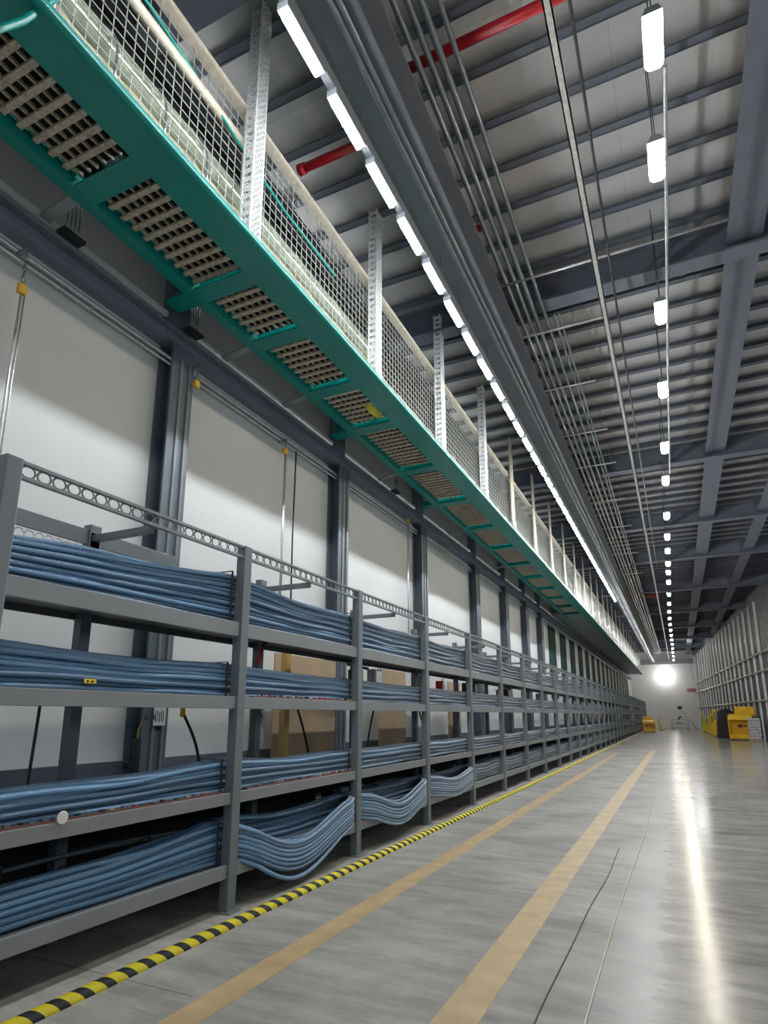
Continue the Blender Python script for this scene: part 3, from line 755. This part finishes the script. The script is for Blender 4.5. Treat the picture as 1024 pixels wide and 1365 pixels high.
tag(MB().tube([(.47,5.5,7.75),(.40,12,7.75),(.37,17,7.75)], .020, 8).build('lamp_feed_conduit', M['galv']), 'thin bright conduit running beside the hanging lamps', 'conduit')
tag(MB().tube([(-1.9,8.2,7.95),(1.2,8.2,7.95)], .018, 8).build('cross_conduit', M['galv']), 'thin bright conduit crossing under the roof just before the second roof beam', 'conduit')
# sprinkler pipes
for xa, xb, y, z, lab in ((-2.22,1.1,4.8,8.25,'red sprinkler pipe crossing above the conduits at the picture top'),
                          (-3.7,-2.6,5.32,8.2,'red sprinkler pipe between the catwalk and the strip lights'),
                          (-2.2,-1.83,7.2,8.2,'short red sprinkler pipe stub among the conduits'),
                          (-2.06,-.4,38,8.2,'far red sprinkler pipe crossing the roof beyond the sixth beam')):
    o = thing('sprinkler_pipe', lab, 'pipe', (xa, y, z), 'red sprinkler pipes')
    MB().tube([(0,0,0),(xb-xa,0,0)], .055, 12).build('pipe', M['red'], o)
    MB().tube([(0,0,0),(.09,0,0)], .068, 12).build('coupling', M['red'], o)
    MB().tube([((xb-xa)*.7,0,0),((xb-xa)*.7,0,.2)], .012, 6).build('hanger_rod', M['conduit'], o)

# ------------------------------------------------------------------ hanging lamps
LZ = 7.0
def hlamp(y, x, lab):
    o = thing('hanging_lamp', lab, 'light', (x, y, LZ), 'hanging aisle lamps')
    MB().extrude([(-.08,.05),(.08,.05),(.045,.12),(-.045,.12)], 'y', -.22, .22).build('housing', M['conduit'], o)
    MB().extrude([(-.075,.05),(-.07,-.0),(-.04,-.03),(.04,-.03),(.07,.0),(.075,.05)], 'y', -.21, .21).build('lens', M['lamp'], o)
    for yy in (-.17, .17): MB().tube([(0,yy,.12),(0,yy*.9,1.6)], .006, 5).build('suspension_wire', M['black'], o)
    MB().box(-.03,.03,-.05,.05,.12,.18).build('driver_box', M['black'], o)
    return o
ly = [2.2, 4.6, 5.85, 8.5, 10.8, 13.4, 15.45, 18.4, 20.7, 22.6, 24.6, 26.2, 28.2, 31.2, 33.9, 36.6, 39.3, 42, 44.9, 47.9, 50.9, 54, 57.6, 61.3, 65.5, 70]
p0 = None
for k, y in enumerate(ly):
    x = .375 - .0095*min(y, 40)
    lab = 'glowing warm white lamp hanging over the aisle, %s from the camera' % ordn(k+1)
    if p0 is None: p0 = hlamp(y, x, lab)
    else: dup(p0, (x, y, LZ), lab)
o = thing('roof_detector', 'small dark round detector under the roof deck right of the hanging lamps', 'detector', (.72, 9.9, 8.6))
MB().lathe((0,0,0),[(.03,-.09),(.07,-.06),(.08,0),(.05,.1)],12).build('body', M['black'], o)

# ------------------------------------------------------------------ right wall
for k in range(20):
    y = YE - 1.2 - 1.9*k
    x = XR(y) - .05
    o = MB().box(x-.11,x-.0,y-.09,y+.09,0,7.9)
    tag(o.build('wall_stud', M['perf'] if k % 2 else M['galv'], origin=(x,y,0)), 'upright steel stud on the right wall, %s from the end wall' % ordn(k+1), 'stud', 'right wall studs')
for z, lab in ((4.9,'upper'),(3.9,'middle'),(2.3,'lower')):
    tag(MB().tube([(XR(YE-.5)-.22,YE-.5,z),(XR(30)-.22,30,z)], .05, 8).build('wall_rail', M['mesh']), '%s pale handrail pipe running along the right wall' % lab, 'rail', 'right wall rails')
# exit sign on the end wall
o = thing('exit_sign', 'small red exit sign on the end wall in the right corner', 'sign', (1.45, YE-.03, 4.25))
MB().box(-.42,.42,-.03,.028,-.16,.16).build('panel', M['redtrim'], o, bevel=.01)
def letter(ch, x):
    g = MB(); w, h, t = .12, .2, .03; y0, y1 = -.036, -.03
    if ch == 'E':
        g.box(x,x+t,y0,y1,-h/2,h/2)
        for zz in (-h/2, -t/2, h/2-t): g.box(x+t,x+w,y0,y1,zz,zz+t)
    if ch == 'X':
        g.bar((x,-.033,-h/2),(x+w,-.033,h/2),t,.006,(0,1,0)); g.bar((x+w,-.0332,-h/2),(x,-.0332,h/2),t,.006,(0,1,0))
    if ch == 'I': g.box(x+w/2-t/2,x+w/2+t/2,y0,y1,-h/2,h/2)
    if ch == 'T': g.box(x+w/2-t/2,x+w/2+t/2,y0,y1,-h/2,h/2-t); g.box(x,x+w,y0,y1,h/2-t,h/2)
    return g
for k, c in enumerate('EXIT'): letter(c, -.36+k*.19).build('letter', M['white'], o)
o = thing('flood_light', 'bright glowing flood light high on the end wall', 'light', (-1.1, YE-.05, 5.9))
MB().box(-.30,.30,-.12,.0,-.18,.22).build('housing', M['conduit'], o); MB().box(-.27,.27,-.14,-.12,-.16,.18).build('lens', M['flood'], o)

# ------------------------------------------------------------------ machines and bins at the far end
def bin_thing(loc, rz, w, hgt, label, d=1.1):
    o = thing('yellow_bin', label, 'bin', loc, rz=rz)
    t = .06
    b = MB().box(-w/2,w/2,0,d,.08,.16).box(-w/2,-w/2+t,0,d,.16,hgt*.72).box(w/2-t,w/2,0,d,.16,hgt*.72).box(-w/2,w/2,d-t,d,.16,hgt*.72)
    b.box(-w/2,w/2,0,t,.08,.35)
    b.build('body', M['yellow'], o, bevel=.02)
    MB().box(-w/2+.12,w/2-.12,d-.02,d+.06,hgt*.72,hgt).build('back_panel', M['yellow'], o, bevel=.03)
    MB().extrude([(-.02,hgt*.60),(.04,hgt*.72),(.35,hgt*.78),(.35,hgt*.70)], 'x', -w/2, w/2).build('lid', M['yellow'], o, bevel=.01)
    MB().box(-w/2+t,w/2-t,.40,.42,.16,hgt*.66).build('inner_panel', M['orange'], o)
    MB().box(-.25,-.02,.385,.399,hgt*.38,hgt*.46).box(.03,.22,.385,.399,hgt*.40,hgt*.44).build('label_mark', M['black'], o)
    for x in (-w/2+.12, w/2-.12):
        for yy in (.15, d-.15): MB().lathe((x,yy,.06),[(.06,-.03),(.06,.03)],10,'x').build('wheel', M['black'], o)
    return o
bin_thing((3.25,43.2,0), -.35, 1.35, 2.0, 'big open yellow bin at the right edge, nearest of the yellow gear')
bin_thing((-2.45,58.5,0), .1, 1.0, 1.35, 'yellow bin by the far end of the racks on the left of the aisle')
o = thing('wrapped_pallet', 'pallet of goods in clear wrap beside the big yellow bin', 'pallet', (3.90,42.4,0), rz=-.1)
MB().box(-.35,.35,-.4,.5,0,.14).build('pallet', M['tan'], o)
g = MB()
for k in range(7): g.box(-.33+.02*(k%2),.33-.02*((k+1)%2),-.38,.48,.14+k*.17,.30+k*.17)
g.build('wrapped_load', M['wrap'], o, bevel=.03)
o = thing('black_covered_stack', 'tall stack under black sheeting between the yellow machines and the bin', 'stack', (2.75,47.6,0))
MB().extrude([(-.55,0),(.5,0),(.55,.9),(.42,1.75),(.1,1.95),(-.35,1.85),(-.5,1.0)], 'y', -.8, 1.2).build('sheeting', M['blackpile'], o, bevel=.12)
MB().box(-.6,.6,-.85,1.25,0,.08).build('pallet', M['black'], o)
def machine(loc, s, m, label):
    o = thing('hand_truck', label, 'hand truck', loc, 'yellow hand trucks along the right wall')
    MB().box(-.32*s,.32*s,-.35*s,.35*s,.12*s,.34*s).build('chassis', M[m], o, bevel=.03*s)
    MB().extrude([(-.28*s,.34*s),(.12*s,.34*s),(.05*s,1.0*s),(-.20*s,1.1*s)], 'y', -.2*s, .22*s).build('motor_cover', M[m], o, bevel=.05*s)
    MB().tube([(-.12*s,0,1.0*s),(-.18*s,0,1.35*s),(-.10*s,0,1.6*s)], .09*s, 10).build('tiller', M[m], o)
    MB().box(-.22*s,.04*s,-.22*s,.22*s,1.5*s,1.66*s).build('handle', M[m], o, bevel=.04*s)
    MB().box(.10*s,.40*s,-.28*s,-.12*s,.05*s,.12*s).box(.10*s,.40*s,.12*s,.28*s,.05*s,.12*s).build('fork', M[m], o)
    for yy in (-.25*s, .25*s): MB().lathe((0,yy,.1*s),[(.1*s,-.04*s),(.1*s,.04*s)],12,'y').build('wheel', M['black'], o)
    return o
machine((2.30,49.0,0), 1.12, 'yellow', 'tallest yellow hand truck, right beside the black covered stack')
machine((2.20,54.0,0), .92, 'yellow', 'middle yellow hand truck along the right wall')
machine((2.08,58.0,0), .78, 'yellow', 'small yellow hand truck, second from the far corner')
machine((2.0,63.0,0), .95, 'lime', 'lime yellow hand truck nearest the far right corner')
machine((-1.75,67,0), .75, 'lime', 'small lime yellow machine standing alone in the aisle at the far left')
o = thing('wire_cart', 'grey wire frame cart standing against the end wall', 'cart', (-.05,75.6,0))
fr = MB()
for x in (-.8,.8):
    for yy in (-.3,.3): fr.bar((x,yy,.08),(x,yy,1.0),.05)
for z in (.15,.55,1.0):
    for yy in (-.3,.3): fr.bar((-.8,yy,z),(.8,yy,z),.045)
    for x in (-.8,0,.8): fr.bar((x,-.3,z),(x,.3,z),.045)
fr.build('frame', M['conduit'], o)
MB().box(-.3,.25,-.2,.2,.58,.85).build('load', M['wrap'], o, bevel=.05)
MB().tube([(-.1,0,1.0),(.0,0,1.25),(.1,0,1.35),(.25,0,1.2)], .07, 8).build('top_roll', M['black'], o)
for x in (-.75,.75): MB().lathe((x,-.3,.07),[(.07,-.03),(.07,.03)],10,'y').build('wheel', M['black'], o)
o = thing('pole_lamp', 'leaning pole with a black head in the far right corner', 'pole lamp', (1.60,72.5,0))
MB().box(-.25,.25,-.25,.25,0,.05).build('base', M['conduit'], o)
MB().tube([(0,0,.05),(-.75,0,1.1),(-1.45,0,2.15)], .045, 8).build('pole', M['galv'], o)
MB().lathe((-1.52,0,2.25),[(.06,-.22),(.17,-.10),(.19,.06),(.10,.2)],12,'x').build('head', M['black'], o)

# ------------------------------------------------------------------ light
w = bpy.data.worlds.new('hall_air'); scn.world = w; w.use_nodes = True
bg = w.node_tree.nodes['Background']; bg.inputs[0].default_value = (0.80, 0.86, 0.95, 1); bg.inputs[1].default_value = 0.4
def hall_or_fill_light(x, y, z, e, r=.45):  # point light, serves hall lamps as well as added fill
    l = bpy.data.lights.new('hall_or_fill_point', 'POINT'); l.energy = e; l.shadow_soft_size = r; l.color = (.95, .98, 1.0)
    ob = bpy.data.objects.new('hall_or_fill_point', l); COL.objects.link(ob); ob.location = (x, y, z)
for y in (-4, 1.5, 7, 13, 19, 25, 31): hall_or_fill_light(4.9, y, 3.4, 110, .8)  # added low fill from the right side, no fixtures there
for y in range(32, 73, 3): hall_or_fill_light(-2.6, y, 6.9, 42, .12)  # added fill for the far end, beyond the last strip light
hall_or_fill_light(-1.1, YE-.75, 5.9, 190, .25)
hall_or_fill_light(1.0, 64, 7.6, 160, .5)  # added fill for the far right, not one of the hanging lamps
for y in (1.5, 4, 6.5, 9.5, 13, 17, 21, 25): hall_or_fill_light(-4.52, y, 8.1, 9, .08)  # added fill for the upper wall behind the catwalk, no fixtures there
for y in (-3,): hall_or_fill_light(0.2, y, 6.6, 150)

# ------------------------------------------------------------------ camera
cam = bpy.data.cameras.new('camera'); co = bpy.data.objects.new('camera', cam); COL.objects.link(co)
F, CXp, CYp = 814.0, 512.0, 770.0; VX, VY = 906.0, 953.0
pitch = math.atan((VY-CYp)/F)
d = Vector((VX-CXp, -(VY-CYp), F)).normalized()            # hall direction seen by the camera
up = Vector((0, math.cos(pitch), math.sin(pitch)))
rt = up.cross(d)
right = Vector((rt.x, d.x, up.x)); camup = Vector((rt.y, d.y, up.y)); fwd = Vector((rt.z, d.z, up.z))
mw = Matrix.Identity(4)
for i in range(3): mw[i][0], mw[i][1], mw[i][2] = right[i], camup[i], -fwd[i]
mw.translation = Vector((0, 0, 1.5)); co.matrix_world = mw
cam.sensor_fit = 'AUTO'; cam.sensor_width = 36; cam.lens = F/1365*36
cam.shift_y = (CYp-682.5)/1365; cam.shift_x = 0; cam.clip_start = .05; cam.clip_end = 300
scn.camera = co
scn.view_settings.view_transform = 'Standard'
scn.view_settings.look = 'None'
scn.view_settings.exposure = -0.36
scn.view_settings.gamma = 1.10
scn.cycles.use_denoising = True
scn.cycles.max_bounces = 6
scn.cycles.sample_clamp_indirect = 6
